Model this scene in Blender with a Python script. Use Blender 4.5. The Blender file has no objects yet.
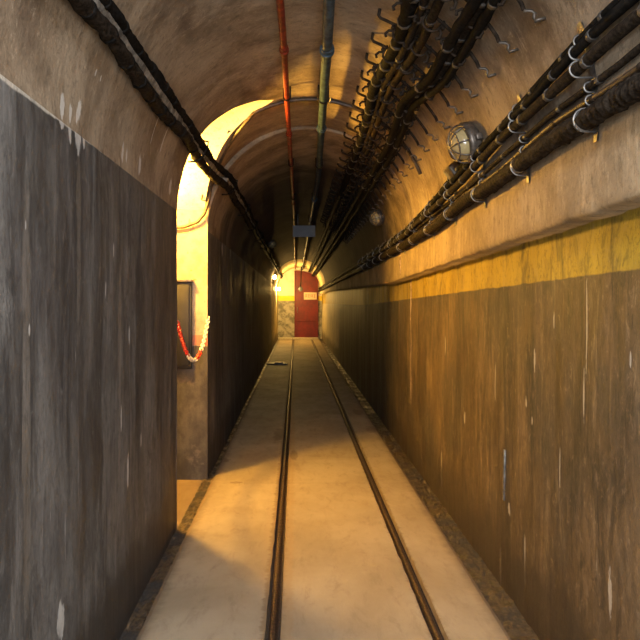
import bpy, bmesh, math, random
from mathutils import Vector, noise
random.seed(7)
C = bpy.context.scene.collection
PI = math.pi
# ---------------------------------------------------------------- dimensions
F = 640.0; VX = 296.0; VY = 303.0; EYE = 1.5
XL = -0.80; XR = 1.00; XRL = 1.10            # left wall, right upper wall, right lower wall
YN, YF = 4.30, 5.50                           # side passage mouth
YM = 0.5*(YN+YF); YEND = 27.0; YSTART = -3.0
PR = 0.5*(YF-YN); PZ = 2.38                   # side passage barrel
ZS = 2.12
def vault(y):
    return (0.10, 0.90) if y < YF else (0.12, 0.88)
# ---------------------------------------------------------------- helpers
def mesh_obj(name, bm, mats, parent=None, smooth=True):
    me = bpy.data.meshes.new(name); bm.normal_update(); bm.to_mesh(me); bm.free()
    for p in me.polygons: p.use_smooth = smooth
    if not isinstance(mats, (list, tuple)): mats = [mats]
    for m in mats: me.materials.append(m)
    o = bpy.data.objects.new(name, me); C.objects.link(o)
    if parent: o.parent = parent
    return o
def tag(o, label, cat, group=None, kind=None):
    o['label'] = label; o['category'] = cat
    if group: o['group'] = group
    if kind: o['kind'] = kind
    return o
def struct(o, label=None):
    o['kind'] = 'structure'
    if label: o['label'] = label
    return o
def empty(name, loc=(0, 0, 0), rot=(0, 0, 0)):
    o = bpy.data.objects.new(name, None); C.objects.link(o)
    o.location = loc; o.rotation_euler = rot; o.empty_display_size = .05
    return o
def box(bm, c, s, bev=0.0, rot=None):
    r = bmesh.ops.create_cube(bm, size=1.0)
    vs = r['verts']
    for v in vs:
        v.co = Vector((v.co.x*s[0], v.co.y*s[1], v.co.z*s[2]))
    if bev:
        es = list({e for v in vs for e in v.link_edges})
        rb = bmesh.ops.bevel(bm, geom=es, offset=bev, segments=2, affect='EDGES', profile=.5)
        vs = list({v for f in rb['faces'] for v in f.verts} | {v for v in vs if v.is_valid})
    for v in vs:
        if rot: v.co = rot @ v.co
        v.co += Vector(c)
def tube(bm, pts, rad, seg=10, cap=True, jit=0.0, seed=0, rib=0.0):
    pts = [Vector(p) for p in pts]; n = len(pts)
    rings = []; up = None
    for i, p in enumerate(pts):
        t = (pts[min(i+1, n-1)]-pts[max(i-1, 0)]).normalized()
        if up is None:
            up = Vector((0, 0, 1)) if abs(t.z) < .9 else Vector((1, 0, 0))
        a = (up - t*up.dot(t)).normalized(); b = t.cross(a); up = a
        r = rad(i/(n-1)) if callable(rad) else rad
        if rib: r += rib*(0, 1, .7)[i % 3]
        ring = []
        for k in range(seg):
            w = 2*PI*k/seg
            rr = r*(1+jit*noise.noise(Vector((p.x*9+k*1.3, p.y*14+seed, p.z*9))))
            ring.append(bm.verts.new(p + a*math.cos(w)*rr + b*math.sin(w)*rr))
        rings.append(ring)
    for i in range(n-1):
        for k in range(seg):
            bm.faces.new((rings[i][k], rings[i][(k+1) % seg], rings[i+1][(k+1) % seg], rings[i+1][k]))
    if cap:
        bm.faces.new(rings[0][::-1]); bm.faces.new(rings[-1])
def lathe(bm, prof, seg=24):       # profile (r, h) about local +Z
    rings = []
    for r, h in prof:
        if r < 1e-5: rings.append([bm.verts.new((0, 0, h))])
        else: rings.append([bm.verts.new((r*math.cos(2*PI*k/seg), r*math.sin(2*PI*k/seg), h)) for k in range(seg)])
    for a, b in zip(rings, rings[1:]):
        for k in range(seg):
            k2 = (k+1) % seg
            if len(a) == 1 and len(b) == 1: continue
            if len(a) == 1: bm.faces.new((a[0], b[k2], b[k]))
            elif len(b) == 1: bm.faces.new((a[k], a[k2], b[0]))
            else: bm.faces.new((a[k], a[k2], b[k2], b[k]))
def grid(bm, rows, mi=0, flip=False):
    vr = [[bm.verts.new(p) for p in r] for r in rows]
    for a, b in zip(vr, vr[1:]):
        for k in range(len(a)-1):
            q = (a[k], a[k+1], b[k+1], b[k])
            f = bm.faces.new(q[::-1] if flip else q); f.material_index = mi
    return vr
def frange(a, b, n): return [a+(b-a)*i/n for i in range(n+1)]
def ystations(a, b):
    out = [a]; y = a
    while y < b-1e-6:
        y += .04 if y < 9 else (.1 if y < 15 else .25)
        out.append(min(y, b))
    if b-out[-2] < .02: out.pop(-2)
    return out
# image point -> point on the vault of the tunnel / on the side walls
def on_vault(px, py, off=0.0, y=None):
    kx = (px-VX)/(VY-py)
    cx, R = vault(6 if (y or 0) > YF else 3); r = R-off; h = ZS-EYE
    a = 1+kx*kx; b = -2*(h+kx*cx); c = h*h+cx*cx-r*r
    z = (-b+math.sqrt(b*b-4*a*c))/(2*a)
    return Vector((kx*z, F*z/(VY-py), EYE+z))
def lw(px, py):
    D = F*(-XL)/(VX-px); return D, EYE+(VY-py)/F*D
def rw(px, py, x=XRL):
    D = F*x/(px-VX); return D, EYE+(VY-py)/F*D
# ---------------------------------------------------------------- node helper
class NT:
    def __init__(s, name):
        s.m = bpy.data.materials.new(name); s.m.use_nodes = True
        s.t = s.m.node_tree; s.t.nodes.clear()
        s.out = s.t.nodes.new('ShaderNodeOutputMaterial')
        s.b = s.t.nodes.new('ShaderNodeBsdfPrincipled')
        s.t.links.new(s.b.outputs[0], s.out.inputs[0])
        s.tc = s.t.nodes.new('ShaderNodeTexCoord')
        s.xyz = s.t.nodes.new('ShaderNodeSeparateXYZ'); s.L(s.tc.outputs['Object'], s.xyz.inputs[0])
        s.X, s.Y, s.Z = s.xyz.outputs
    def L(s, a, b): s.t.links.new(a, b)
    def put(s, sock, v):
        if isinstance(v, (int, float)): sock.default_value = v
        elif isinstance(v, (tuple, list)): sock.default_value = tuple(v) if len(v) == 4 or sock.type == 'VECTOR' else (*v, 1)
        else: s.L(v, sock)
    def math(s, op, a, b=0.0, c=0.0, clamp=False):
        n = s.t.nodes.new('ShaderNodeMath'); n.operation = op; n.use_clamp = clamp
        s.put(n.inputs[0], a); s.put(n.inputs[1], b); s.put(n.inputs[2], c)
        return n.outputs[0]
    def noise(s, scale, detail=4, rough=.6, mul=(1, 1, 1), dist=0.0, off=(0, 0, 0)):
        mp = s.t.nodes.new('ShaderNodeMapping'); mp.inputs['Scale'].default_value = mul
        mp.inputs['Location'].default_value = off
        s.L(s.tc.outputs['Object'], mp.inputs[0])
        n = s.t.nodes.new('ShaderNodeTexNoise'); n.inputs['Scale'].default_value = scale
        n.inputs['Detail'].default_value = detail; n.inputs['Roughness'].default_value = rough
        n.inputs['Distortion'].default_value = dist
        s.L(mp.outputs[0], n.inputs['Vector']); return n.outputs['Fac']
    def ramp(s, v, a, b, lo=0.0, hi=1.0):
        n = s.t.nodes.new('ShaderNodeMapRange'); n.interpolation_type = 'SMOOTHSTEP'
        s.put(n.inputs['Value'], v); s.put(n.inputs['From Min'], a); s.put(n.inputs['From Max'], b)
        s.put(n.inputs['To Min'], lo); s.put(n.inputs['To Max'], hi); return n.outputs['Result']
    def mix(s, f, a, b, mode='MIX'):
        n = s.t.nodes.new('ShaderNodeMix'); n.data_type = 'RGBA'; n.blend_type = mode
        s.put(n.inputs['Factor'], f); s.put(n.inputs['A'], a) if False else None
        s.put(n.inputs[6], a); s.put(n.inputs[7], b); return n.outputs[2]
    def spots(s, U, V, lst, nz):      # ragged elliptical marks at (u, v, half-width, half-height)
        res = None
        for (u, v, a, b) in lst:
            du = s.math('MULTIPLY', s.math('SUBTRACT', U, u), 1/a)
            dv = s.math('MULTIPLY', s.math('SUBTRACT', V, v), 1/b)
            d = s.math('ADD', s.math('MULTIPLY', du, du), s.math('MULTIPLY', dv, dv))
            d = s.math('ADD', d, nz)
            k = s.ramp(d, 1.15, .75)
            res = k if res is None else s.math('MAXIMUM', res, k)
        return res
    def bump(s, h, strength=.4, dist=.02):
        n = s.t.nodes.new('ShaderNodeBump'); n.inputs['Strength'].default_value = strength
        n.inputs['Distance'].default_value = dist; s.L(h, n.inputs['Height']); s.L(n.outputs[0], s.b.inputs['Normal'])
    def fin(s, col, rough=.8, metal=0.0, spec=.5):
        s.put(s.b.inputs['Base Color'], col); s.put(s.b.inputs['Roughness'], rough)
        s.put(s.b.inputs['Metallic'], metal); s.put(s.b.inputs['Specular IOR Level'], spec)
        return s.m
def streaky(n, cols, sy=7, seed=0):
    """dirty wall colour: vertical runs and blotches"""
    v1 = n.noise(1.0, 8, .7, (1, sy*.55, .45), .5, (seed, seed, 0))
    v2 = n.noise(1.0, 7, .75, (1, sy*2.6, 1.6), .5, (0, seed*2, 5))
    bl = n.noise(1.7, 6, .62, (1, 1, 1), .5, (seed, 3, 1))
    c = n.mix(n.ramp(v1, .36, .64), cols[0], cols[1])
    c = n.mix(n.ramp(bl, .42, .66), c, cols[2])
    c = n.mix(n.math('MULTIPLY', n.ramp(v2, .5, .72), .55), c, cols[3])
    dk = n.math('MULTIPLY', n.ramp(n.noise(1.0, 7, .72, (1, sy*1.0, .6), .6, (9, seed, 2)), .50, .66), .75)
    c = n.mix(dk, c, cols[4])
    return c, v1, v2, bl
def wall_mat(name, side):
    n = NT(name)
    fine = n.noise(60, 6, .7)
    edge = n.math('MULTIPLY', n.math('SUBTRACT', n.noise(9, 3, .6), .5), .018)
    if side == 'left':
        dado, v1, v2, bl = streaky(n, [(.048, .044, .041), (.150, .140, .128), (.074, .068, .065), (.24, .225, .21), (.017, .016, .016)], 6, 1)
        up, u1, u2, ub = streaky(n, [(.40, .37, .32), (.56, .54, .49), (.30, .26, .21), (.64, .62, .56), (.20, .17, .135)], 3.4, 4)
        # band of cleaner plaster just over the paint
        zl = n.math('ADD', n.math('MULTIPLY', n.Y, .018), 2.075)
        d = n.math('SUBTRACT', n.math('ADD', n.Z, edge), zl)
        band = n.math('MULTIPLY', n.ramp(d, .075, .068), .5)
        up = n.mix(band, up, (.56, .50, .40))
        col = n.mix(n.ramp(d, -.004, .004), dado, up)
        sp = []
        for (px, py, w, h) in [(62, 120, 3.6, 10), (70, 126, 2.4, 16), (78, 132, 4.0, 22), (84, 136, 1.5, 14), (123, 157, 3.2, 9), (140, 168, 3.4, 11), (169, 189, 3.2, 9), (26, 225, .9, 6),
                               (145, 125, .6, 20), (155, 135, .7, 20), (121, 418, .8, 13), (128, 472, 1.3, 17), (129, 335, .8, 10),
                               (86, 72, 1.0, 4), (91, 77, .9, 4), (113, 250, .6, 8), (105, 290, .6, 9), (141, 440, .6, 8), (60, 622, 5, 20), (30, 330, 1.2, 6), (161, 158, .5, 8)]:
            u, v = lw(px, py); pm = F/u; sp.append((u, v, w/pm*1.6*u/.8*.5, h/pm))
        u, v = lw(27, 420)
        tan = n.spots(n.Y, n.Z, [(u, v, .035, .85), (u-.35, 1.3, .05, .9), (2.35, 1.75, .03, .45), (2.9, 1.2, .03, .6)], n.math('MULTIPLY', n.math('SUBTRACT', n.noise(7, 6, .8, (1, 2, .5)), .4), 3))
        dado = n.mix(n.math('MULTIPLY', tan, .3), dado, (.24, .205, .165))
        bk = n.spots(n.Y, n.Z, [(1.62, 1.9, .10, .35), (1.75, .9, .08, .6), (2.5, .8, .14, .5), (2.2, 1.6, .08, .4), (3.3, 1.3, .15, .6)], n.math('MULTIPLY', n.math('SUBTRACT', n.noise(6, 6, .8, (1, 2, .5)), .4), 3.5))
        dado = n.mix(n.math('MULTIPLY', bk, .55), dado, (.022, .021, .021))
        col = n.mix(n.ramp(d, -.004, .004), dado, up)
        sp += [(9.2, 2.0, .05, .09), (6.6, 2.05, .05, .08), (7.4, 2.1, .03, .1)]
    else:
        dado, v1, v2, bl = streaky(n, [(.050, .032, .018), (.125, .084, .046), (.052, .041, .031), (.25, .185, .12), (.015, .012, .010)], 5, 7)
        yel = n.mix(n.ramp(n.noise(2.5, 5, .6, (1, 2, 1)), .35, .7), (.34, .235, .022), (.23, .155, .02))
        yel = n.mix(n.math('MULTIPLY', n.ramp(n.noise(1.2, 5, .7, (1, 8, 1), .2, (3, 3, 3)), .55, .75), .5), yel, (.27, .19, .06))
        zl = n.math('MAXIMUM', n.math('SUBTRACT', 1.645, n.math('MULTIPLY', n.Y, .017)), 1.47)
        d = n.math('SUBTRACT', n.math('ADD', n.Z, edge), zl)
        col = n.mix(n.ramp(d, -.004, .004), dado, yel)
        sp = []
        for (px, py, w, h) in [(535, 360, 1.1, 12), (526, 402, 1.3, 6), (532, 421, .8, 4), (630, 360, 1.2, 8), (609, 592, 2.5, 25), (587, 330, .8, 52), (585, 395, .9, 30),
                               (509, 509, 1.6, 7), (505, 470, 1.0, 20), (445, 345, .6, 10), (464, 418, .8, 6), (495, 385, .5, 24), (500, 570, 1.1, 20), (555, 320, .8, 9),
                               (525, 560, 1.0, 30), (441, 470, .7, 20), (430, 500, .6, 16), (560, 470, .7, 20)]:
            u, v = rw(px, py); pm = F/u; sp.append((u, v, w/pm*u/XRL*.8, h/pm))
    sp2 = n.spots(n.Y, n.Z, sp, n.math('MULTIPLY', n.math('SUBTRACT', n.noise(26, 6, .8, (1, 1.6, .5)), .47), 3.6 if side == 'left' else 5))
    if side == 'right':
        far_dark = n.ramp(n.math('ADD', n.Y, n.math('MULTIPLY', bl, 3)), 8.2, 9.4)  # lower wall colour gets darker farther along the tunnel
        col = n.mix(n.math('MULTIPLY', n.math('MULTIPLY', far_dark, n.ramp(d, .0, -.02)), .8), col, (.022, .020, .014))
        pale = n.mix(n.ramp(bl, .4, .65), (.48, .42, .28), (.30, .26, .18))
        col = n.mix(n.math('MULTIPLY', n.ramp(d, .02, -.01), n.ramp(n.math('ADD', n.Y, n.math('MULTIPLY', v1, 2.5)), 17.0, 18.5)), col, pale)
    else:
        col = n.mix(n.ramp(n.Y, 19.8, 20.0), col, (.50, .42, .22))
    # short lime runs scattered over the wall
    sc = n.math('MULTIPLY', n.ramp(n.noise(1.0, 4, .6, (1, 30, 2.6), 0, (4, 4, 4)), .685, .73), n.ramp(n.noise(1.1, 2, .5), .45, .6))
    col = n.mix(n.math('MULTIPLY', sc, .6), col, (.45, .42, .38))
    gr = n.noise(20, 8, .85, (1, 1.3, .65), .6, (2, 5, 2))
    sm2 = n.noise(3.2, 7, .75, (1, 1.5, .6), .8, (6, 2, 8))
    dl, ll = ((.020, .018, .017), (.20, .185, .17)) if side == 'left' else ((.016, .012, .009), (.27, .20, .13))
    col = n.mix(n.math('MULTIPLY', n.ramp(sm2, .52, .64), .6), col, dl)
    col = n.mix(n.math('MULTIPLY', n.ramp(gr, .52, .58), .42), col, dl)
    col = n.mix(n.math('MULTIPLY', n.ramp(gr, .45, .38), .38), col, ll)
    col = n.mix(n.math('MULTIPLY', sp2, .8 if side == 'left' else .55), col, (.50, .48, .45))
    # damp grime and splash line close to the floor
    g = n.math('ADD', n.Z, n.math('MULTIPLY', n.noise(2.6, 5, .7), -.55))
    col = n.mix(n.math('MULTIPLY', n.ramp(g, .16, -.10), .85), col, (.028, .02, .014))
    col = n.mix(n.math('MULTIPLY', n.ramp(fine, .5, .75), .3), col, (.03, .025, .02))
    h = n.math('ADD', n.math('ADD', n.math('MULTIPLY', fine, .5), n.math('MULTIPLY', v2, .9)), n.math('MULTIPLY', n.math('ADD', bl, sp2), .7))
    n.bump(h, .55, .012)
    return n.fin(col, n.ramp(v1, .3, .7, .5, .8), 0, .4)
def plaster(name, a, b, c, mul=(1, 5, 1), seed=0, rough=.85, spec=.3, bay=None, shade_and_lime=False):
    n = NT(name)
    st = n.noise(1.3, 7, .66, mul, .9, (seed, 0, 0)); bl = n.noise(1.6, 6, .6, (1, 1, 1), .6, (0, seed, 0)); f = n.noise(40, 6, .7)
    col = n.mix(n.ramp(st, .36, .62), a, b)
    col = n.mix(n.ramp(bl, .46, .68), col, c)
    w = n.math('MULTIPLY', n.ramp(n.noise(2.2, 5, .8, (1, 2.2, 1), 1.5, (7, seed, 3)), .60, .72), .4)
    col = n.mix(w, col, tuple(min(1, x*1.55) for x in b))
    col = n.mix(n.math('MULTIPLY', n.ramp(f, .52, .7), .35), col, tuple(x*.45 for x in a))
    gr = n.noise(16, 7, .85, (1, 1.5, .8), .3, (2, seed, 2))
    col = n.mix(n.ramp(gr, .53, .62, 0, .45), col, tuple(x*.35 for x in a))
    col = n.mix(n.ramp(gr, .46, .36, 0, .35), col, tuple(min(1, x*1.5) for x in b))
    if shade_and_lime: col = n.mix(n.ramp(n.math('ADD', n.Y, n.math('MULTIPLY', bl, 3)), 7.0, 9.2, 0, .92), col, (.035, .025, .018))  # unlit depth of the tunnel painted into the vault colour
    if shade_and_lime:      # lime runs where the left paint meets the vault
        sp = []
        for (px, py, w, h) in [(62, 106, 3.4, 13), (70, 112, 2.2, 12), (77, 112, 3.0, 14), (122, 153, 1.6, 10), (126, 155, 1.2, 7), (139, 165, 1.8, 11), (169, 187, 1.6, 9), (86, 73, .9, 4), (91, 78, .8, 4), (145, 125, .5, 20), (155, 140, .6, 18), (101, 50, 1.2, 4)]:
            D, z = lw(px, py); sp.append((D, z, .62*w*D*D/512, h*D/F))
        sm = n.spots(n.Y, n.Z, sp, n.math('MULTIPLY', n.math('SUBTRACT', n.noise(26, 6, .8, (1, 1.6, .5)), .47), 4))
        col = n.mix(n.math('MULTIPLY', n.math('MULTIPLY', sm, .65), n.ramp(n.X, -.5, -.6)), col, (.66, .64, .60))
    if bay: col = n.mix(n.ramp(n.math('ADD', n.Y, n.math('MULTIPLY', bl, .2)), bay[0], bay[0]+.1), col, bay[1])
    n.bump(n.math('ADD', n.math('MULTIPLY', f, .4), n.math('ADD', st, bl)), .5, .02)
    return n.fin(col, rough, 0, spec)
def plain(name, col, rough=.6, metal=0.0, spec=.5, var=.35, scale=25, bs=.3):
    n = NT(name); k = n.noise(scale, 5, .7)
    c = n.mix(n.ramp(k, .35, .7), tuple(x*(1-var) for x in col), tuple(min(1, x*(1+var)) for x in col))
    if bs: n.bump(k, bs, .004)
    return n.fin(c, rough, metal, spec)
def emit(name, col, s):
    m = bpy.data.materials.new(name); m.use_nodes = True; t = m.node_tree; t.nodes.clear()
    o = t.nodes.new('ShaderNodeOutputMaterial'); e = t.nodes.new('ShaderNodeEmission')
    e.inputs[0].default_value = (*col, 1); e.inputs[1].default_value = s; t.links.new(e.outputs[0], o.inputs[0]); return m
M = {}
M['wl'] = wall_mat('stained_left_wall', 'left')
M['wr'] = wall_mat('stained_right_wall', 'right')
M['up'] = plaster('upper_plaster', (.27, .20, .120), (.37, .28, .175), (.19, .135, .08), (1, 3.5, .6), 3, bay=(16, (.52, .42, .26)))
M['vault'] = plaster('vault_plaster', (.22, .158, .100), (.37, .29, .20), (.13, .088, .056), (.75, 1.5, .75), 5, bay=(22.0, (.62, .50, .27)), shade_and_lime=True)
M['black'] = plain('black_cable', (.012, .011, .010), .7, 0, .03, .5, 40, .5)
M['wrap'] = plain('dark_armoured_cable', (.026, .020, .015), .7, 0, .04, .6, 60, .8)
M['steel'] = plain('galvanised_steel', (.22, .21, .20), .42, .7, .5, .4, 30)
M['rust'] = plain('rusted_bracket', (.030, .021, .015), .7, 0, .06, .5, 40)
M['band'] = plain('cable_tie_band', (.07, .065, .06), .45, .2, .5, .4, 60)
M['red'] = plain('red_pipe_paint', (.22, .028, .014), .5, 0, .25, .45, 20)
M['blue'] = plain('blue_grey_pipe_paint', (.045, .075, .10), .5, 0, .12, .5, 20)
M['footsteel'] = plain('worn_bracket_foot', (.14, .12, .10), .45, .5, .5, .4, 30)
M['cond'] = plain('brown_conduit', (.06, .04, .026), .5, .2, .5, .4, 30)
# ---------------------------------------------------------------- setting: walls
def side_wall(name, xf, y0, y1, z0, z1, mat, facing, amp=.006, extra=None):
    bm = bmesh.new(); rows = []
    for y in ystations(y0, y1):
        r = []
        for z in frange(z0, z1, 56):
            e = amp*noise.noise(Vector((y*1.3, z*1.3, xf*5)))+amp*.5*noise.noise(Vector((y*9, z*4, 2)))
            edge = min(1, min(z1-z, 1)*12)
            r.append((xf+e*edge, y, z))
        rows.append(r)
    grid(bm, rows, 0, facing < 0)
    return bm
o = mesh_obj('wall_left', side_wall('l', XL, YSTART, YN, -.06, ZS, M['wl'], 1), M['wl']); struct(o, 'near left wall with flaking charcoal dado below grey plaster')
XF = -.76
o = mesh_obj('wall_left', side_wall('l', XF, YF, YEND, -.06, ZS, M['wl'], 1), M['wl']); struct(o, 'left wall beyond the side opening')
def ledge(y):
    if y < 7: return 1.845-.019*y
    return min(1.86, 1.712+(y-7)*.012)
bm = bmesh.new(); rows = []; rows2 = []
for y in ystations(YSTART, YEND):
    zl = ledge(y)+.010*noise.noise(Vector((y*7, 0, 0)))+.006*noise.noise(Vector((y*22, 3, 0)))
    r = []
    for z in frange(-.06, zl, 46):
        r.append((XRL+.006*noise.noise(Vector((y*1.3, z*1.3, 5)))+.004*noise.noise(Vector((y*9, z*4, 2))), y, z))
    xe = XR+.006*noise.noise(Vector((y*11, 0, 7)))
    rows.append(r); r2 = [r[-1], (xe+.012, y, zl), (xe, y, zl+.012)]
    for z in frange(zl+.05, ZS, 8):
        k = min(1, (ZS-z)*10)
        r2.append((XR+k*.006*noise.noise(Vector((y*3, z*3, 7))), y, z))
    rows2.append(r2)
grid(bm, rows, 0, True); grid(bm, rows2, 1, True)
bmesh.ops.remove_doubles(bm, verts=bm.verts, dist=1e-5)
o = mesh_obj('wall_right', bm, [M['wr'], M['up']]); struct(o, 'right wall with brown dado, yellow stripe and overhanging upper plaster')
# ---------------------------------------------------------------- vault
def vrow(y, sec, th1, n=72):
    cx, R = vault(sec)
    out = []
    for i in range(n+1):
        t = th1*i/n
        e = min(1, 9*min(t, th1-t) if th1 < PI-.01 else 9*min(t, PI-t))
        rr = R+e*(.008*noise.noise(Vector((math.cos(t)*1.5, y*1.7, math.sin(t)*1.5)))+.004*noise.noise(Vector((math.cos(t)*6, y*7, math.sin(t)*6))))
        out.append((cx+rr*math.cos(t), y, ZS+rr*math.sin(t)))
    return out
OPEN = [(4.30, 2.60), (4.33, 2.71), (4.42, 2.84), (4.55, 2.94), (4.68, 2.985), (4.76, 2.94), (4.84, 2.84), (5.0, 2.70), (5.2, 2.56), (5.5, 2.30)]
def open_h(y):
    for (a, b), (c, d) in zip(OPEN, OPEN[1:]):
        if y <= c+1e-6: return b+(d-b)*max(0, y-a)/(c-a)
    return OPEN[-1][1]
ZN, ZF = OPEN[0][1], OPEN[-1][1]
def th_open(y):
    h = open_h(y)
    return PI-math.asin(min(1, (h-ZS)/.90))
bm = bmesh.new()
grid(bm, [vrow(y, 0, PI) for y in ystations(YSTART, YN)], 0, False)
oy = [YM-PR*math.cos(PI*i/48) for i in range(49)]
grid(bm, [vrow(y, 0, th_open(y)) for y in oy], 0, False)
grid(bm, [vrow(y, 6, PI) for y in ystations(YF, YEND)], 0, False)
# step ring where the vault gets smaller
ra = vrow(YF, 0, PI); rb = vrow(YF, 6, PI)
grid(bm, [ra, rb], 0, False)
# strip between the opening's spring and wall top at the two jambs is closed by the passage walls
bmesh.ops.remove_doubles(bm, verts=bm.verts, dist=1e-5)
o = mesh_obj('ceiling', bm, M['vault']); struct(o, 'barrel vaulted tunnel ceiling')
# side passage
PX = -2.6
M['jamb'] = plaster('cream_jamb_plaster', (.50, .42, .28), (.60, .52, .36), (.40, .31, .19), (1, 1, .8), 8)
def jamb_mat():
    n = NT('jamb_paint')
    up = n.mix(n.ramp(n.noise(5, 6, .7), .4, .65), (.34, .285, .215), (.235, .185, .125))
    up = n.mix(n.ramp(n.noise(26, 4, .6), .64, .70), up, (.16, .09, .05))
    lo = n.mix(n.ramp(n.noise(5, 6, .7, (1, 1, .6)), .4, .65), (.035, .029, .023), (.075, .063, .050))
    lo = n.mix(n.ramp(n.noise(7, 5, .7), .56, .68), lo, (.09, .07, .06))
    d = n.math('ADD', n.Z, n.math('MULTIPLY', n.noise(12, 3, .6), .02))
    col = n.mix(n.ramp(d, 1.135, 1.145), lo, up)
    rd = n.math('MULTIPLY', n.math('MULTIPLY', n.ramp(d, 1.14, 1.15), n.ramp(d, 1.24, 1.23)), n.ramp(n.noise(9, 4, .7), .25, .5))
    col = n.mix(n.math('MULTIPLY', rd, .8), col, (.36, .10, .06))
    sm = n.spots(n.X, n.Z, [(-.915, 2.19, .012, .045), (-.885, 2.16, .012, .03), (-.93, 1.93, .008, .008), (-.87, 1.70, .02, .012), (-.90, 1.78, .012, .01)], n.math('MULTIPLY', n.noise(30, 3, .6), .6))
    col = n.mix(n.math('MULTIPLY', sm, .7), col, (.42, .12, .05))
    n.bump(n.noise(18, 6, .7), .4, .01)
    return n.fin(col, .75, 0, .4)
M['jp'] = jamb_mat()
bm = bmesh.new()
grid(bm, [[(x, YN, z) for z in frange(-.06, ZN, 30)] for x in [XL, XL-.03]+frange(XL-.1, PX, 12)])
o = mesh_obj('wall_passage_near', bm, M['jp']); struct(o, 'near face inside the side opening')
bm = bmesh.new()
rows = []
for x in [XF, XF-.03]+frange(XF-.08, PX, 14):
    rows.append([(x, YF+(0 if x == XF else .004*noise.noise(Vector((x*5, z*5, 0)))), z) for z in frange(-.06, ZF, 60)])
grid(bm, rows, 0, True)
o = mesh_obj('wall_passage_far', bm, M['jp']); struct(o, 'cream far face inside the side opening with grey foot')
# fill between vault edge and wall at jamb sides (z from ZS to PZ, curved edge of vault)
bm = bmesh.new()
for yy, sec in ((YN, 0),):
    cx, R = vault(sec)
    r1 = []; r2 = []
    for i in range(9):
        z = ZS+(ZN-ZS)*i/8
        xx = cx-math.sqrt(R*R-(z-ZS)**2)
        r1.append((xx, yy, z)); r2.append((XL-.001, yy, z))
    grid(bm, [r1, r2])
o = mesh_obj('wall_passage_lip', bm, M['jp']); struct(o)
bm = bmesh.new(); rows = []
for y in oy:
    h = open_h(y)
    xi = .10-math.sqrt(max(0, .81-(h-ZS)**2))
    rows.append([(xi+(PX-xi)*i/16, y, h) for i in range(17)])
grid(bm, rows, 0, True)
M['soff'] = plaster('passage_ceiling', (.66, .60, .52), (.74, .68, .60), (.52, .45, .36), (1, 1, 1), 2)
o = mesh_obj('ceiling_passage', bm, M['soff']); struct(o, 'small barrel vault over the side opening')
bm = bmesh.new()
grid(bm, [[(PX, y, z) for z in (-.06, 1.5, 3.1)] for y in (YN-.05, YM, YF+.05)])
o = mesh_obj('wall_passage_back', bm, M['jamb']); struct(o)
# ---------------------------------------------------------------- floor
RXL, RXR = -.105, .645
GL, GR = -.715, .965
def floor_mat():
    n = NT('concrete_floor')
    a = n.noise(1.4, 6, .6, (1, 1, 1), .4); f = n.noise(55, 5, .7); m = n.noise(7, 6, .7, (1.6, .6, 1), .4)
    col = n.mix(n.ramp(a, .35, .68), (.23, .18, .118), (.31, .25, .172))
    col = n.mix(n.math('MULTIPLY', n.ramp(m, .5, .72), .45), col, (.17, .125, .08))
    rag = n.math('MULTIPLY', n.math('SUBTRACT', n.noise(16, 5, .75, (.35, 1, 1)), .5), .10)
    for xc, w, st in ((RXL-.005, .052, .85), (RXR, .040, .7)):
        dd = n.math('ABSOLUTE', n.math('SUBTRACT', n.X, xc)); dd = n.math('ADD', dd, rag)
        col = n.mix(n.math('MULTIPLY', n.ramp(dd, w+.012, w-.012), st), col, (.16, .105, .06))
    # one-sided wet stain along the left rail further on
    dd = n.math('ADD', n.math('ABSOLUTE', n.math('SUBTRACT', n.X, RXL+.045)), rag)
    col = n.mix(n.math('MULTIPLY', n.ramp(dd, .055, .03), .55), col, (.25, .17, .09))
    dk = n.spots(n.X, n.Y, [(-.19, 7.3, .09, .5), (-.70, 6.1, .09, .12), (-.5, 5.35, .07, .05), (.90, 7.6, .1, .25), (.85, 8.8, .1, .3), (-.02, 6.3, .05, .3)], n.math('MULTIPLY', n.math('SUBTRACT', n.noise(9, 5, .8), .3), 2.2))
    col = n.mix(n.math('MULTIPLY', dk, .65), col, (.13, .08, .045))
    # transverse joints
    jy = n.math('ABSOLUTE', n.math('SUBTRACT', n.math('FRACT', n.math('MULTIPLY', n.math('ADD', n.Y, n.math('MULTIPLY', rag, .1)), 1/3.1)), .72))
    col = n.mix(n.ramp(jy, .0016, .0008, 0, .5), col, (.12, .08, .05))
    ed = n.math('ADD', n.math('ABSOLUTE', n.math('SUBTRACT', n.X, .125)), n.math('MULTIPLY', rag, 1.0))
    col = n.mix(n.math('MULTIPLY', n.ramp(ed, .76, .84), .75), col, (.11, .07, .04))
    col = n.mix(n.math('MULTIPLY', n.ramp(f, .55, .72), .3), col, (.22, .17, .13))
    n.bump(n.math('ADD', n.math('MULTIPLY', f, .35), m), .25, .01)
    return n.fin(col, n.ramp(m, .3, .7, .62, .82), 0, .3)
M['floor'] = floor_mat()
M['groove'] = plain('groove_dirt', (.045, .028, .018), .8, 0, .3, .6, 90, 1)
prof = [(PX, -.015), (GL-.12, -.02), (GL-.012, -.03), (GL, -.008), (GL+.02, 0), (-.4, 0)]
def groove(x): return [(x-.036, 0), (x-.032, -.035), (x+.032, -.035), (x+.036, 0)]
prof += groove(RXL)+[(.1, 0), (.27, 0), (.45, 0)]+groove(RXR)+[(.8, 0), (GR-.02, 0), (GR, -.008), (GR+.012, -.03), (XRL+.02, -.03)]
bm = bmesh.new(); rows = []
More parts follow.
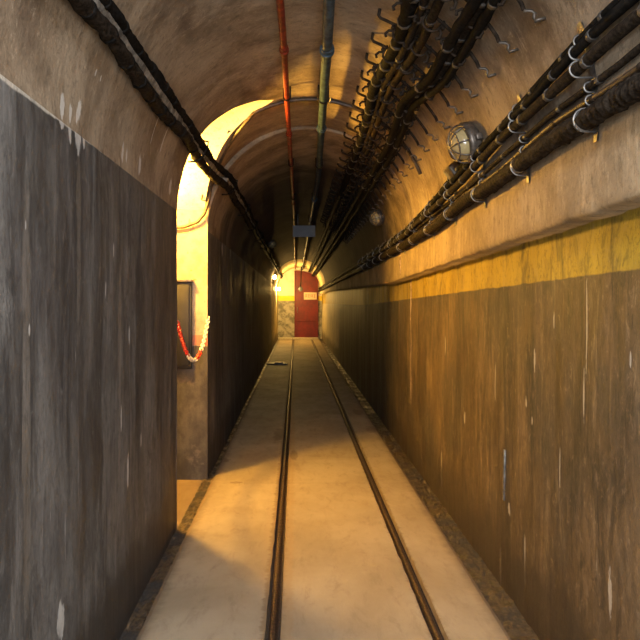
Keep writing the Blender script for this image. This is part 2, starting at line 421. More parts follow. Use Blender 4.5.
for y in ystations(YSTART, YEND+.05):
    r = []
    for x, z in prof:
        jx = .006*noise.noise(Vector((x*3, y*9, 0))) if z in (0, -.008) and (abs(abs(x-RXL)-.036) < 1e-6 or abs(abs(x-RXR)-.036) < 1e-6 or x in (GL, GR)) else 0
        r.append((x+jx, y, z+(.003*noise.noise(Vector((x, y*.8, 3))) if z == 0 and jx == 0 else 0)))
    rows.append(r)
grid(bm, rows, 0, False)
bm.normal_update()
for f in bm.faces:
    c = f.calc_center_median()
    if c.z < -.03 and -.6 < c.x < .9: f.material_index = 1
bmesh.ops.recalc_face_normals(bm, faces=bm.faces)
o = mesh_obj('floor', bm, [M['floor'], M['groove']], smooth=False); struct(o, 'pale concrete floor with two rail grooves')
# gutter silt strips
n = NT('gutter_silt')
k = n.noise(45, 6, .8); k2 = n.noise(4, 5, .7)
col = n.mix(n.ramp(k, .4, .62), (.014, .009, .006), (.11, .065, .026)); col = n.mix(n.ramp(k2, .45, .6), col, (.016, .011, .008))
n.bump(k, 1, .02); M['silt'] = n.fin(col, n.ramp(k2, .4, .6, .3, .75), 0, .7)
def silt(name, x0, x1, skip=None):
    bm = bmesh.new(); rows = []
    for y in ystations(YSTART, YEND):
        r = []
        for i in range(9):
            x = x0+(x1-x0)*i/8
            r.append((x, y, -.022+.02*abs(noise.noise(Vector((x*14, y*12, 0))))+.009*noise.noise(Vector((x*50, y*40, 5)))))
        rows.append(r)
    grid(bm, rows, 0, False)
    bmesh.ops.recalc_face_normals(bm, faces=bm.faces)
    return mesh_obj(name, bm, M['silt'], smooth=False)
struct(silt('trim_1', XL-.0, GL-.004), 'silted drain along the foot of the left wall')
struct(silt('trim_2', GR+.004, XRL), 'silted drain along the foot of the right wall')
# ---------------------------------------------------------------- rails
M['rail'] = plain('rusty_rail', (.075, .045, .028), .5, .5, .5, .6, 60, .6)
for x, lab in ((RXL, 'left steel rail sunk flush in its dark groove with stains beside it'), (RXR, 'right steel rail sunk flush in the floor, nearer the striped wall')):
    bm = bmesh.new()
    pr = [(-.022, -.034), (-.012, -.026), (-.016, -.006), (-.012, -.002), (.006, -.002), (.010, -.006), (.008, -.026), (.022, -.034)]
    rows = [[(x+a, y, b) for a, b in pr] for y in ystations(YSTART, YEND-.45)]
    vr = grid(bm, rows); bm.faces.new(vr[0][::-1]); bm.faces.new(vr[-1])
    bmesh.ops.recalc_face_normals(bm, faces=bm.faces)
    tag(mesh_obj('rail', bm, M['rail']), lab, 'rail')
# ---------------------------------------------------------------- end wall and door
M['door'] = plain('red_door_paint', (.13, .008, .004), .5, 0, .5, .25, 4)
def endmat():
    n = NT('end_wall_paint'); nz = n.noise(3, 6, .7)
    w = n.mix(n.ramp(nz, .4, .7), (.80, .74, .60), (.68, .60, .46))
    y_ = (.80, .56, .04)
    g = n.mix(n.ramp(n.noise(4, 6, .7), .42, .6), (.34, .31, .25), (.13, .12, .09))
    c = n.mix(n.ramp(n.Z, 1.58, 1.60), g, y_); c = n.mix(n.ramp(n.Z, 1.79, 1.81), c, w)
    return n.fin(c, .8)
M['end'] = endmat()
bm = bmesh.new()
grid(bm, [[(x, YEND, z) for z in frange(-.06, 3.05, 20)] for x in frange(XL-.05, XRL+.05, 12)], 0, True)
o = mesh_obj('wall_end', bm, M['end']); struct(o, 'painted wall closing the tunnel, white, yellow and grey')
def arch_door_outline(x0, x1, zt, zspring):
    pts = [(x0, .06), (x1, .06), (x1, zspring)]
    cx = .30
    for i in range(1, 12):
        t = i/12; x = x1+(x0-x1)*t
        pts.append((x, zspring+(zt-zspring)*math.sqrt(max(0, 1-((x-x0)/(x1-x0))**2))))
    pts.append((x0, zt)); return pts
bm = bmesh.new()
po = arch_door_outline(-.03, .93, 2.86, 2.45)
fv = [bm.verts.new((x, YEND-.07, z)) for x, z in po]; bv = [bm.verts.new((x, YEND-.01, z)) for x, z in po]
bm.faces.new(fv)
for i in range(len(po)):
    j = (i+1) % len(po); bm.faces.new((fv[i], bv[i], bv[j], fv[j]))
bmesh.ops.recalc_face_normals(bm, faces=bm.faces)
door = mesh_obj('door_1', bm, M['door'], smooth=False); struct(door, 'red steel door at the end of the tunnel')
bm = bmesh.new()
for a, b in (((-.03, .06), (-.03, 2.86)),):
    box(bm, (-.045, YEND-.08, 1.46), (.04, .06, 2.8), .006)
box(bm, (.44, YEND-.085, .75), (.90, .02, .04), .004); box(bm, (.44, YEND-.085, 2.10), (.90, .02, .04), .004)
mesh_obj('door_frame', bm, M['door'], door)
bm = bmesh.new(); tube(bm, [(.06, YEND-.08, 1.1), (.06, YEND-.14, 1.1), (.06, YEND-.14, 1.3), (.06, YEND-.08, 1.3)], .012)
mesh_obj('door_handle', bm, M['steel'], door)
bm = bmesh.new(); box(bm, (.1, YEND-.28, .02), (1.66, .34, .07), .01)
o = mesh_obj('trim_3', bm, plain('threshold_concrete', (.5, .44, .33), .8)); struct(o, 'low concrete threshold before the red door')
# signs
def panel(name, c, s, mat, bev=.004):
    bm = bmesh.new(); box(bm, (0, 0, 0), s, bev); o = mesh_obj(name, bm, mat, smooth=False); o.location = c; return o
M['cream'] = plain('cream_sign', (.62, .50, .34), .6, 0, .4, .1, 6, 0)
M['ink'] = plain('red_lettering', (.38, .06, .03), .6, 0, .4, .1, 6, 0)
y = YEND-.11
sx = (310.3-VX)/F*y; sz = EYE+(VY-296)/F*y
s = panel('door_sign', (sx, y, sz), (.54, .015, .30), M['cream']); tag(s, 'cream sign with a row of red characters fixed on the red door', 'sign')
bm = bmesh.new()
for i in range(4):      # four tall blurred characters
    x0 = -.18+i*.12
    for q in ((-.035, 0, .014, .13), (.035, 0, .014, .13), (0, .05, .08, .014), (0, -.012, .08, .012)) if i % 2 == 0 else ((0, 0, .014, .14), (0, .055, .085, .014), (0, .0, .07, .012), (.0, -.055, .085, .012)):
        box(bm, (x0+q[0], -.011, q[1]), (q[2], .006, q[3]))
mesh_obj('lettering', bm, M['ink'], s, smooth=False)
M['greysign'] = plain('grey_plate', (.09, .085, .085), .6, .1, .4, .2, 6, 0)
y = 25.2; s = panel('hanging_plate', ((307.5-VX)/F*y, y, EYE+(VY-264)/F*y), (.46, .02, .22), M['greysign'])
tag(s, 'small grey plate hanging under the lit arch above the red door', 'sign')
for x in (-.15, .15):
    bm = bmesh.new(); tube(bm, [(x, 0, .10), (x, 0, 2.985+(-.06 if x > 0 else 0)-s.location.z)], .008, 6); mesh_obj('hanger_rod', bm, M['steel'], s)
y = 10.6; zc = EYE+(VY-231.3)/F*y
s = panel('hanging_sign', ((304-VX)/F*y, y, zc), (22.5/F*y, .03, 11.5/F*y), plain('blue_grey_sign', (.15, .155, .175), .7, .1, .5, .1, 6, 0), .004)
tag(s, 'plain blue grey rectangular sign hanging from the dark ceiling mid tunnel', 'sign')
for x, zt in ((.10, 2.985), (-.10, 2.975)):
    bm = bmesh.new(); tube(bm, [(x, 0, .09), (x, 0, zt-zc)], .008, 6); mesh_obj('hanger_rod', bm, M['steel'], s)
# small grey box on a cord before the red door
y = 25.8; t = empty('pendant_box', ((300.5-VX)/F*y, y, EYE+(VY-289)/F*y)); tag(t, 'round grey junction box hanging on a cord before the red door', 'junction box')
bm = bmesh.new(); lathe(bm, [(0, -.05), (.08, -.05), (.10, -.03), (.10, .03), (.08, .05), (0, .05)], 18)
b = mesh_obj('housing', bm, M['greysign'], t); b.rotation_euler = (PI/2, 0, 0)
bm = bmesh.new(); tube(bm, [(0, 0, .09), (.02, 0, .3), (.03, 0, 2.97-t.location.z)], .022, 8); mesh_obj('cord', bm, M['black'], t)
# ---------------------------------------------------------------- overhead pipes
def pipe(name, mat, r, pts, coup, lab, drop=.0):
    t = empty(name, (0, 0, 0)); tag(t, lab, 'pipe')
    bm = bmesh.new()
    P = []
    for i in range(len(pts)-1):
        a = Vector(pts[i]); b = Vector(pts[i+1]); m = max(1, int((b-a).length/.25))
        for k in range(m): P.append(a.lerp(b, k/m))
    P.append(Vector(pts[-1])); tube(bm, P, r, 14); mesh_obj('pipe_run', bm, mat, t)
    def at(y):
        for a, b in zip(P, P[1:]):
            if a.y <= y <= b.y: return a.lerp(b, (y-a.y)/max(1e-6, b.y-a.y))
    for y in coup:
        c = at(y); bm = bmesh.new(); tube(bm, [c-Vector((0, .05, 0)), c-Vector((0, .045, 0)), c+Vector((0, .045, 0)), c+Vector((0, .05, 0))], r*1.22, 14)
        tube(bm, [c-Vector((0, .012, 0)), c+Vector((0, .012, 0))], r*1.45, 14)
        mesh_obj('coupling', bm, mat, t)
    for y in (2.3, 4.45, 6.6, 8.7, 10.9, 13.2, 16, 19, 22, 25):
        c = at(y); cx, R = vault(y)
        top = ZS+math.sqrt(R*R-(c.x-cx)**2)+.01
        bm = bmesh.new()
        pts2 = [c+Vector((-math.cos(w)*(r+.004), 0, -math.sin(w)*(r+.004))) for w in [PI*i/10 for i in range(11)]]
        pts2 = [Vector((c.x-r-.004, c.y, top))]+pts2+[Vector((c.x+r+.004, c.y, top-.002))]
        tube(bm, pts2, .006, 6); mesh_obj('pipe_strap', bm, M['rust'], t)
rz = EYE+1.43
def pp(px, py, z=rz): return ((px-VX)/(VY-py)*(z-EYE), F*(z-EYE)/(VY-py), z)
pipe('red_pipe', M['red'], .019, [(-.085, -2.9, rz), pp(280, 0), pp(284, 49), pp(289, 133), pp(292.5, 187), (-.035, 10, rz), (-.03, 26.9, rz)], (3.62, 5.42, 9.2, 14), 'narrow red painted pipe running along the crown of the vault')
pipe('blue_pipe', M['blue'], .029, [(.12, -2.9, rz-.01), pp(329, 0, rz-.01), pp(327, 49, rz-.01), pp(321.5, 127, rz-.01), pp(318.5, 175, rz-.01), (.25, 10, rz-.02), (.27, 26.9, rz-.03)], (3.6, 5.2, 8.7, 13), 'thicker blue grey pipe running beside the red one under the vault')
# ---------------------------------------------------------------- arched conduit around the opening
RY = 4.72
def vp(th, y, off):
    cx, R = vault(y); return Vector((cx+(R-off)*math.cos(th), y, ZS+(R-off)*math.sin(th)))
t = empty('arched_conduit', (0, 0, 0)); tag(t, 'brown conduit bent across the vault from the side opening to the right wall', 'conduit')
P = [vp(math.radians(a), RY, .018) for a in range(22, 121, 3)]
P += [Vector((-.46, 4.92, 2.80)), Vector((-.56, 5.10, 2.72)), Vector((-.655, 5.28, 2.60)), Vector((-.72, 5.40, 2.48)), Vector((-.745, 5.44, 2.36)), Vector((-.78, 5.45, 2.26)), Vector((-.84, 5.46, 2.19)), Vector((-.95, 5.46, 2.15)), Vector((-1.2, 5.46, 2.13))]
bm = bmesh.new(); tube(bm, P, .014, 10); mesh_obj('conduit_run', bm, M['cond'], t)
for a in (35, 58, 80, 100): 
    bm = bmesh.new(); c = vp(math.radians(a), RY, .016)
    tg = Vector((-math.sin(math.radians(a)), 0, math.cos(math.radians(a)))); nn = Vector((math.cos(math.radians(a)), 0, math.sin(math.radians(a))))
    tube(bm, [c+Vector((0, -.035, 0))+nn*.016, c+Vector((0, -.018, 0))+nn*.008, c+Vector((0, -.012, 0))-nn*.018, c+Vector((0, .012, 0))-nn*.018, c+Vector((0, .018, 0))+nn*.008, c+Vector((0, .035, 0))+nn*.016], .006, 6)
    mesh_obj('saddle', bm, M['steel'], t)
# ladder-like bare wires beside it in the opening
bm = bmesh.new(); tube(bm, [(p.x-.05, p.y-.05, p.z+.01) for p in P[33:38]], .006, 6)
for p in P[33:38]: tube(bm, [(p.x-.055, p.y-.05, p.z+.01), (p.x, p.y, p.z)], .005, 6)
mesh_obj('wire_clip', bm, M['cond'], t)
# ---------------------------------------------------------------- ceiling cables on brackets
def cable(name, pts, r, mat, label, cat, group=None, wav=.012, seed=0, jit=.15, step=.06, bands=None, bandmat=None, seg=9, rib=0.0):
    pts = [Vector(p) for p in pts]; P = []
    for i in range(len(pts)-1):
        a, b = pts[i], pts[i+1]
        L = (b-a).length; st = step if a.y < 9 else .25
        m = max(1, int(L/st))
        p0 = pts[max(0, i-1)]; p3 = pts[min(len(pts)-1, i+2)]
        for k in range(m):
            u = k/m; P.append(a.lerp(b, u))
    P.append(pts[-1])
    for _ in range(4):
        P = [P[0]]+[(P[i-1]+P[i]*2+P[i+1])/4 for i in range(1, len(P)-1)]+[P[-1]]
    Q = [p+Vector((wav*noise.noise(Vector((seed, p.y*1.6, 0))), 0, wav*noise.noise(Vector((0, p.y*1.6, seed+5))))) for p in P]
    t = empty(name, tuple(Q[0])); tag(t, label, cat, group)
    off = Q[0]
    bm = bmesh.new(); tube(bm, [q-off for q in Q], r, seg, True, jit, seed, rib); mesh_obj('sheath', bm, mat, t)
    for y in (bands or []):
        for i in range(len(Q)-1):
            if Q[i].y <= y < Q[i+1].y:
                d = (Q[i+1]-Q[i]).normalized(); c = Q[i]-off
                rr = (r(0) if callable(r) else r)*1.14
                bm = bmesh.new(); tube(bm, [c-d*.010, c-d*.008, c+d*.008, c+d*.010], rr, seg); mesh_obj('tie_band', bm, bandmat or M['band'], t)
                break
    return t
def ray_path(lst, off):     # image points -> path on the vault, inset by off
    return [on_vault(px, py, off) for px, py in lst]
A = ray_path([(413, 0), (399, 40), (377, 81), (362, 140)], .085)
B = ray_path([(441, 0), (424, 41), (402, 72), (388, 95), (379, 125)], .075)
Cc = ray_path([(484, 0), (462, 37), (440, 75), (410, 100), (402, 125), (390, 150)], .095)
def extend(P):
    t0 = P[0].copy(); t0.y = -2.8; e = P[-1].copy()
    cx = .12
    out = [t0]+P
    for yy in (9, 13, 18, 26.8):
        q = e.copy(); q.y = yy; q.x = e.x+.01; out.append(q)
    return out
A, B, Cc = extend(A), extend(B), extend(Cc)
def offs(P, dx, dz): return [p+Vector((dx, 0, dz)) for p in P]
g = None
cab = [(A, 0, .004, .033, 'thick black cable nearest the blue pipe, on the ceiling brackets', M['black']),
       (A, .044, -.018, .019, 'slimmer black cable strapped to the right of the one nearest the blue pipe', M['wrap']),
       (B, 0, 0, .022, 'lone thin dark cable, middle run of the ceiling brackets', M['wrap']),
       (Cc, 0, .010, .034, 'thickest dark cable of the outer run on the ceiling brackets', M['wrap']),
       (Cc, -.044, -.014, .024, 'black cable on the left of the outer ceiling run', M['black']),
       (Cc, .014, -.042, .021, 'black cable slung lowest in the outer ceiling run', M['black'])]
for i, (P, dx, dz, r, lab, mt) in enumerate(cab):
    cable('ceiling_cable', offs(P, dx, dz), r, mt, lab, 'cable', None, .014, i*3.7, .35, bands=[2.2+.28*k+.09*(i % 3) for k in range(0, 16, 1 if i in (0, 3) else 2)])
# bracket: curved bar with feet and three claws; built once, then copied along the tunnel
def angle_of(P, y):
    for a, b in zip(P, P[1:]):
        if a.y <= y < b.y:
            p = a.lerp(b, (y-a.y)/(b.y-a.y)); cx, R = vault(y)
            return math.degrees(math.atan2(p.z-ZS, p.x-cx))
    return 60
cx0, R0 = .10, .90
def bp(deg, off): a = math.radians(deg); return Vector((cx0+(R0-off)*math.cos(a), 0, ZS+(R0-off)*math.sin(a)))
bm = bmesh.new()
bar = [bp(69.5, -.01), bp(69, .035), bp(68, .045)]+[bp(a, .045) for a in range(66, 31, -3)]+[bp(31.4, .05)]
tube(bm, bar, .0085, 6)
me_bar = mesh_obj('bar', bm, M['rust'])
bm = bmesh.new()
foot = [bp(31.2, .052), bp(30.2, .028), bp(29.3, .022), bp(28.4, .036), bp(27.6, .034), bp(27.2, -.006)]
tube(bm, foot, .0065, 6)
me_foot = mesh_obj('foot', bm, M['footsteel'])
def claw(rad):
    bm = bmesh.new()
    # straddles the cable: local frame X = along the vault, Z = away from the vault (down), Y = tunnel
    arc = [Vector((math.cos(w)*rad, 0, math.sin(w)*rad*.9)) for w in [PI*i/10 for i in range(11)]]
    tube(bm, [Vector((rad, 0, -.04))]+arc+[Vector((-rad, 0, -.04))], .006, 6)
    for s_ in (-1, 1):
        tube(bm, [Vector((s_*rad, 0, 0)), Vector((s_*(rad+.022), 0, .012)), Vector((s_*(rad+.030), 0, .034)), Vector((s_*(rad+.018), 0, .046))], .007, 6)
        box(bm, (s_*(rad+.012), 0, -.01), (.018, .022, .012), .002)
    return bm
me_claw = mesh_obj('claw', claw(.042), M['rust'])
def set_claw(o, deg, y):
    p = bp(deg, .075); a = math.radians(deg)
    o.location = (p.x, 0, p.z); o.rotation_euler = (0, -PI/2-a, 0)
first = True; ys = [1.75+.285*i for i in range(34)]
for i, y in enumerate(ys):
    t = empty('cable_bracket', (0.02 if y > YF else 0, y, -.0)); 
    tag(t, 'rusty curved bracket with claws carrying the cables under the vault', 'bracket', 'curved cable brackets under the vault')
    t.rotation_euler = (0, 0, 0)
    for src in (me_bar, me_foot):
        c = src if first else src.copy()
        if not first: C.objects.link(c)
        c.parent = t
    for k, P in enumerate((A, B, Cc)):
        c = me_claw if (first and k == 0) else me_claw.copy()
        if not (first and k == 0): C.objects.link(c)
        c.parent = t; set_claw(c, angle_of(P, y), y)
        c.rotation_euler.z = 0
    first = False
# ---------------------------------------------------------------- cables along the right wall
def xs(z, y):
    if z <= ZS: return XR
    cx, R = vault(y); return cx+math.sqrt(R*R-(z-ZS)**2)
wall_c = [(.895, .66, .015, 'black', 'topmost thin black cable of the right wall run'),
          (.860, .635, .017, 'black', 'second black cable from the top of the right wall run'),
          (.808, .605, .021, 'wrap', 'thick dark cable, third from the top on the right wall'),
          (.745, .585, .012, 'wrap', 'thin dark cable, fourth from the top on the right wall'),
          (.694, .56, .012, 'cond', 'thin brown cable just above the fat armoured one'),
          (.622, .515, .031, 'wrap', 'fattest ribbed armoured cable at the bottom of the right wall run')]
paths = []
for i, (za, zb, r, mt, lab) in enumerate(wall_c):
    P = []
    for y in (-2.9, 1.2, 1.9, 2.4, 3.0, 3.7, 4.5, 5.6, 7, 9, 13, 18, 26.8):
        u = min(1, max(0, (y-2.2)/3.6)); zz = za+(zb-za)*u
        z = EYE+zz*.97; x = xs(z, y)-r-.012-(.02 if i in (1, 2) else 0)
        if y < 9: z += .010*math.sin(y*4+i*1.1)
        if 3.3 < y < 5.2 and i < 3: z += .015*math.sin(y*9+i)
        P.append((x, y, z))
    paths.append(P)
    bands = [1.35+.31*k+.04*i for k in range(18)]
    if i == 5:
        rr = lambda u: .031
        c = cable('wall_cable', P, .031, M['wrap'], lab, 'cable', None, .010, i*2.1, .25, .012, [1.5+.62*k for k in range(9)], M['steel'], 12, .0055)
    else:
        cable('wall_cable', P, r, M[mt], lab, 'cable', None, .012, i*2.1, .12, .05, bands, M['band'] if i != 4 else M['rust'])
def path_at(P, y):
    for a, b in zip(P, P[1:]):
        if a[1] <= y < b[1]:
            u = (y-a[1])/(b[1]-a[1]); return Vector([a[j]+(b[j]-a[j])*u for j in range(3)])
# steel straps holding them
bm = bmesh.new()
def strap_mesh(y):
    bm = bmesh.new(); zs = sorted([path_at(P, y).z for P in paths])
    pts = []
    z0, z1 = zs[0]-.07, zs[-1]+.06
    rows = []
    for i in range(19):
        z = z0+(z1-z0)*i/18; x = xs(z, y)-.003
        rows.append([(x, -.014, z), (x, .014, z)])
    grid(bm, rows, 0)
    rows = [[(a[0][0]-.006, -.014, a[0][2]), (a[1][0]-.006, .014, a[1][2])] for a in rows]
    grid(bm, rows, 0, True)
    bmesh.ops.recalc_face_normals(bm, faces=bm.faces)
    return bm
for y in [1.5+.62*k for k in range(14)]:
    t = empty('cable_cleat', (0, y, 0)); tag(t, 'flat steel cleat holding the cable run on the right wall', 'bracket', 'steel cleats behind the right wall cables')
    mesh_obj('back_strip', strap_mesh(y), M['steel'], t)
    for P, wc in zip(paths, wall_c):
        p = path_at(P, y); r = wc[2]*1.15+.003; bm = bmesh.new()
        xw = xs(p.z, y)-.004
        tube(bm, [Vector((xw, 0, p.z+r))]+[Vector((p.x-math.sin(w)*r, 0, p.z+math.cos(w)*r)) for w in [PI*j/8 for j in range(9)]]+[Vector((xw, 0, p.z-r))], .0035, 5)
        mesh_obj('saddle', bm, M['steel'], t)
# ---------------------------------------------------------------- cables on the upper left
def lp(zp, off, y):
    cx, R = vault(y); z = EYE+zp
    return (cx-math.sqrt(R*R-(z-ZS)**2)+off, y, z)
for zp, zq, r, off, lab, mt, sd in ((.965, 1.045, .030, .042, 'lower thick black cable wrapped in dark tape, upper left of the tunnel', 'wrap', 1),
                                (1.040, 1.105, .025, .042, 'upper black cable on the left side of the vault', 'black', 2)):
    P = []
    for y in (-2.9, 1, 1.8, 2.6, 3.4, 4.2, 5, 5.8, 7, 9, 13, 18, 26.8):
        u = min(1, max(0, (y-2.5)/4)); P.append(lp(zp+(zq-zp)*u, off, y))
    c = cable('left_cable', P, r, M[mt], lab, 'cable', None, .022, sd*5.3, .5, .03, [1.55+.23*k+.1*sd for k in range(22)], M['black'], 12)
# pale strip (cable tray edge) between them
bm = bmesh.new(); rows = []
for y in ystations(-2.9, 12):
    u = min(1, max(0, (y-2.5)/4)); zc = 1.004+(1.075-1.004)*u
    w = .014+.006*noise.noise(Vector((y*6, 0, 0)))
    a = Vector(lp(zc-w, .055+.006*noise.noise(Vector((y*9, 2, 0))), y)); b = Vector(lp(zc+w, .055, y))
    n_ = Vector((-.012, 0, .004))
    rows.append([a, b, b+n_, a+n_, a])
grid(bm, rows, 0); bmesh.ops.recalc_face_normals(bm, faces=bm.faces)
o = mesh_obj('cable_tray_strip', bm, plain('dull_grey_tray', (.23, .215, .19), .65, .2, .4, .7, 14, .6), smooth=False); tag(o, 'dull grey metal strip between the two cables on the left', 'cable tray')
bm0 = None; k = 0
for y in [4.35+1.5*i for i in range(6)]:
    bm = bmesh.new(); u = min(1, max(0, (y-2.5)/4))
    pts = [Vector(lp(.924+.08*u, -.002, y)), Vector(lp(.924+.08*u, .04, y)), Vector(lp(.94+.08*u, .08, y)), Vector(lp(.965+.08*u, .086, y)), Vector(lp(1.03+.06*u, .084, y)), Vector(lp(1.068+.06*u, .07, y)), Vector(lp(1.082+.06*u, -.002, y))]
    c0 = pts[0].copy(); tube(bm, [p-c0 for p in pts], .006, 6)
    o = mesh_obj('cable_hook', bm, M['black']); o.location = c0
    tag(o, 'dark steel hook holding the pair of cables on the left wall', 'hook', 'hooks for the left cables')
# ---------------------------------------------------------------- bulkhead lamps
M['glass'] = NT('dusty_lamp_glass'); _n = M['glass']; _n.b.inputs['Transmission Weight'].default_value = .35
M['glass'] = _n.fin((.55, .42, .2), .18, 0, .6)
M['lampmetal'] = plain('lamp_housing', (.13, .105, .085), .4, .5, .5, .4, 30)
def bulkhead(pos, nrm, lab, sc=1.0, glass=None):
    t = empty('bulkhead_lamp', tuple(pos)); t.rotation_mode = 'XYZ'
    t.rotation_euler = Vector(nrm).to_track_quat('Z', 'Y').to_euler(); t.scale = (sc,)*3
    tag(t, lab, 'lamp')
    bm = bmesh.new(); lathe(bm, [(0, 0), (.085, 0), (.098, .012), (.10, .045), (.094, .06), (.080, .062), (.078, .05)], 28); mesh_obj('housing', bm, M['lampmetal'], t)
    bm = bmesh.new(); lathe(bm, [(.079, .05), (.078, .07), (.066, .098), (.045, .114), (.02, .121), (0, .122)], 24); mesh_obj('glass_dome', bm, glass or M['glass'], t)
    bm = bmesh.new()
    for q in range(4):
        a = q*PI/4
        tube(bm, [(math.cos(a)*.093*math.cos(w), math.sin(a)*.093*math.cos(w), .06+.07*math.sin(w)) for w in [PI*j/14 for j in range(15)]], .004, 6)
    tube(bm, [(.07*math.cos(w), .07*math.sin(w), .106) for w in [2*PI*j/20 for j in range(21)]], .004, 6, False)
    mesh_obj('guard_cage', bm, M['lampmetal'], t)
    bm = bmesh.new(); box(bm, (.105, 0, .02), (.03, .03, .03), .004); box(bm, (-.105, 0, .02), (.03, .03, .03), .004)
    mesh_obj('lug', bm, M['lampmetal'], t)
    return t
def vault_n(p, y):
    cx, R = vault(y); return Vector((cx-p.x, 0, ZS-p.z)).normalized()
p = on_vault(474, 141, .012); bulkhead(p, vault_n(p, 3)+Vector((0, -.1, 0)), 'round caged bulkhead lamp just above the right wall cables, unlit', 1.1)
p = on_vault(380, 217, .03, 7); bulkhead(p, vault_n(p, 7)+Vector((-.2, -.5, 0)), 'small unlit caged lamp glinting in the dark right of the hanging sign', .9)
p = on_vault(271, 243, .03, 9); bulkhead(p, vault_n(p, 9)+Vector((0, -.5, 0)), 'small unlit caged lamp glinting in the dark left of the hanging sign', .9)
# junction box near the lamp
p = on_vault(454, 172, .03); bm = bmesh.new(); box(bm, (0, 0, 0), (.10, .14, .07), .012)
o = mesh_obj('junction_box', bm, M['lampmetal']); o.location = p; o.rotation_euler = (0, math.radians(52), 0); tag(o, 'small dark junction box where the arched conduit meets the right wall cables', 'junction box')
bm = bmesh.new(); tube(bm, [(0, 0, .03), (.01, 0, .055)], .018, 10); tube(bm, [(0, -.07, 0), (0, -.10, 0)], .014, 8); mesh_obj('gland', bm, M['steel'], o)
# lit lamps
WARM = (1.0, .54, .075)
M['lit'] = emit('lit_lamp_glass', WARM, 1500)
t = empty('pendant_lamp', (-1.28, 4.93, 2.50)); tag(t, 'lit bare lamp hanging from the ceiling inside the left side opening', 'lamp')
bm = bmesh.new(); bmesh.ops.create_uvsphere(bm, u_segments=20, v_segments=12, radius=.095); mesh_obj('bulb', bm, M['lit'], t)
bm = bmesh.new(); lathe(bm, [(.0, .14), (.02, .14), (.034, .13), (.038, .088), (.02, .08)], 16); mesh_obj('lamp_holder', bm, M['lampmetal'], t)
bm = bmesh.new(); tube(bm, [(0, 0, .115), (0, 0, open_h(4.93)-2.5-.002)], .008, 8); mesh_obj('stem', bm, M['lampmetal'], t)
M['bulb'] = emit('lit_bulb', (1.0, .60, .18), 320); M['bulb_bright'] = emit('lit_bulb_bright', (1.0, .62, .17), 2600)
for k, (yy, py, lab) in enumerate(((20.0, 276, 'lit bare lamp on the far left wall, nearer of the two by the lit arch'), (25.0, 288, 'lit bare lamp on the far left wall, beside the white panel by the door'))):
    z = EYE+(VY-py)/F*yy
    t = empty('wall_lamp', (XF, yy, z)); tag(t, lab, 'lamp')
    bm = bmesh.new(); box(bm, (.015, 0, .02), (.03, .09, .12), .008); tube(bm, [(.03, 0, .0), (.07, 0, .0), (.08, 0, .03)], .015, 8); mesh_obj('holder', bm, M['lampmetal'], t)
    bm = bmesh.new(); lathe(bm, [(0, -.05), (.03, -.045), (.05, -.015), (.052, .01), (.035, .05), (.018, .075), (0, .078)], 16)
    b = mesh_obj('bulb', bm, M['bulb_bright' if k else 'bulb'], t); b.location = (.09, 0, -.05)
# ---------------------------------------------------------------- chain across the side opening
M['cr'] = plain('red_plastic', (.60, .03, .015), .4, 0, .5, .1, 9, 0); M['cw'] = plain('white_plastic', (.80, .72, .58), .4, 0, .5, .1, 9, 0)
p0 = Vector((XL-.005, YN+.05, 1.37)); p1 = Vector((XF+.012, YF-.02, 1.375)); sag = .31
t = empty('barrier_chain', tuple(p0)); tag(t, 'red and white plastic chain hanging across the side opening on the left', 'chain')
def cat_(u): 
    q = p0.lerp(p1, u); q.z -= sag*(1-(2*u-1)**2); return q
L = 0; tab = [(0, 0.0)]
for i in range(1, 401):
    L += (cat_(i/400)-cat_((i-1)/400)).length; tab.append((i/400, L))
N = int(L/.029)
def u_at(s_):
    for (ua, la), (ub, lb) in zip(tab, tab[1:]):
        if la <= s_ <= lb: return ua+(ub-ua)*(s_-la)/max(1e-9, lb-la)
    return 1
bm = bmesh.new()
rl = [Vector((0, math.cos(w)*.013, math.sin(w)*.013 + (.008 if math.sin(w) > 0 else -.008))) for w in [2*PI*j/14 for j in range(14)]]
tube(bm, rl+[rl[0]], .0048, 6, False)
link0 = mesh_obj('link', bm, M['cr']); me_r = link0.data; me_w = me_r.copy(); me_w.materials.clear(); me_w.materials.append(M['cw'])
for i in range(N):
    u = u_at((i+.5)*L/N); q = cat_(u); d = (cat_(min(1, u+.01))-cat_(max(0, u-.01))).normalized()
    c = link0 if i == 0 else link0.copy()
    if i: C.objects.link(c)
    f_ = i/N; red = f_ < .30 or .53 < f_ < .68
    c.data = me_r if red else me_w
    c.parent = t; c.location = q-p0
    rot = d.to_track_quat('Z', 'X'); 
    from mathutils import Quaternion
    c.rotation_mode = 'QUATERNION'; c.rotation_quaternion = rot @ Quaternion((0, 0, 1), 0.5 if i % 2 else 2.07)
for q in (p0, p1):
    bm = bmesh.new(); tube(bm, [Vector((math.cos(w)*.012, 0, math.sin(w)*.012)) for w in [PI*1.6*j/10 for j in range(11)]], .003, 6)
    h = mesh_obj('end_hook', bm, M['steel'], t); h.location = q-p0
# grey cabinet on the jamb
t = empty('wall_cabinet', (-1.06, YF-.001, .95)); tag(t, 'narrow grey metal cabinet fixed on the cream face inside the left opening', 'cabinet')
M['cab'] = plain('grey_cabinet', (.016, .014, .012), .55, .2, .4, .25, 8, .1)
bm = bmesh.new(); box(bm, (0, -.02, .36), (.34, .04, .74), .006); mesh_obj('body', bm, M['cab'], t)
bm = bmesh.new(); box(bm, (-.0, -.045, .36), (.30, .012, .69), .004); dd = mesh_obj('door', bm, M['cab'], t)
bm = bmesh.new(); box(bm, (-.12, -.057, .36), (.02, .014, .06), .003); mesh_obj('handle', bm, M['steel'], dd)
bm = bmesh.new(); box(bm, (0, -.03, .74), (.36, .07, .02), .003); mesh_obj('hood', bm, M['lampmetal'], t)
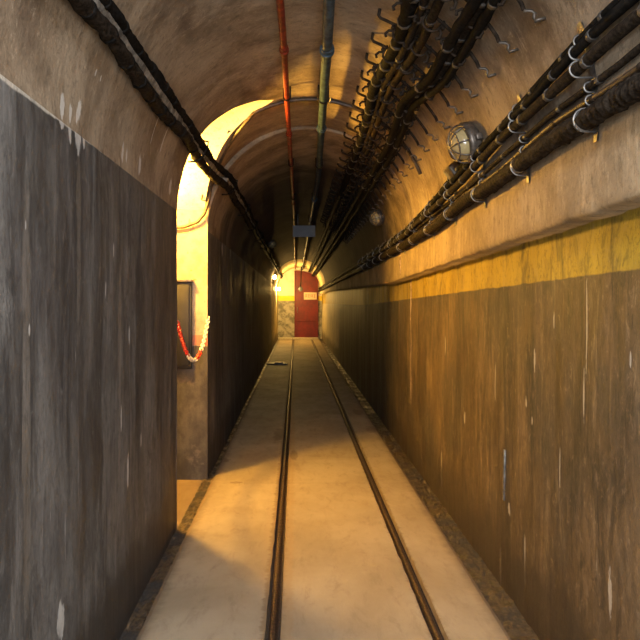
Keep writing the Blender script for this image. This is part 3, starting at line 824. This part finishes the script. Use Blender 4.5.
# ---------------------------------------------------------------- small things on walls and floor
D, z = rw(505, 475); bm = bmesh.new(); box(bm, (0, 0, 0), (.012, .022, .27), .004)
o = mesh_obj('wall_strap', bm, M['steel']); o.location = (XRL-.004, D, z); o.rotation_euler = (math.radians(3), 0, 0); tag(o, 'short upright grey steel strap stuck on the brown right wall', 'strap')
# lime ridge down the right wall
bm = bmesh.new(); P = []
for i in range(40):
    z = ledge(6)+.36-i*.04
    x = (XR if z > ledge(6) else XRL)
    P.append((x+.004, 6.12+.012*noise.noise(Vector((0, z*4, 0))), z))
tube(bm, P, lambda u: .013*(1-.5*u), 8, True, .7, 3)
o = mesh_obj('lime_ridge', bm, plain('lime_crust', (.30, .21, .13), .7, 0, .4, .4, 30, .6)); tag(o, 'thin upright crusty ridge down the right wall where the light fades', 'drip')
# dark board over the left drain
bm = bmesh.new(); box(bm, (0, 0, 0), (.50, .16, .03), .006); box(bm, (.04, .02, .03), (.20, .10, .03), .006)
o = mesh_obj('floor_board', bm, M['lampmetal']); o.location = (-.46, 15.6, .017); o.rotation_euler = (0, 0, -.15); tag(o, 'dark flat board lying on the floor near the far left drain', 'board')
# ---------------------------------------------------------------- light
def area(name, loc, rot, size, sy, power, col):
    l = bpy.data.lights.new(name, 'AREA'); l.shape = 'RECTANGLE'; l.size = size; l.size_y = sy; l.energy = power; l.color = col
    o = bpy.data.objects.new(name, l); C.objects.link(o); o.location = loc; o.rotation_euler = rot; return o
area('entrance_daylight', (.1, YSTART+.05, 1.5), (math.radians(90), 0, 0), 1.7, 2.6, 60, (.86, .93, 1.0))
area('near_fill', (.1, -1.1, 1.95), (math.radians(96), 0, 0), 1.1, .8, 105, (.90, .95, 1.0))  # added cool fill behind the camera, unseen, no fixture
area('overhead_fill', (.1, -.3, 2.93), (math.radians(10), 0, 0), .5, 1.2, 270, (.95, .96, 1.0))  # added overhead fill to brighten the near floor and walls, unseen
w = bpy.data.worlds.new('World'); bpy.context.scene.world = w; w.use_nodes = True
w.node_tree.nodes['Background'].inputs[0].default_value = (.55, .65, .8, 1); w.node_tree.nodes['Background'].inputs[1].default_value = .15
# ---------------------------------------------------------------- camera
cam = bpy.data.cameras.new('camera'); cam.sensor_width = 36; cam.sensor_fit = 'HORIZONTAL'; cam.lens = 36*F/640
cam.shift_x = (320-VX)/640; cam.shift_y = (VY-320)/640; cam.clip_start = .05
o = bpy.data.objects.new('camera', cam); C.objects.link(o); o.location = (0, 0, EYE); o.rotation_euler = (PI/2, 0, 0)
sc = bpy.context.scene; sc.camera = o
sc.view_settings.view_transform = 'Standard'; sc.view_settings.look = 'None'; sc.view_settings.gamma = 1; sc.view_settings.exposure = 0
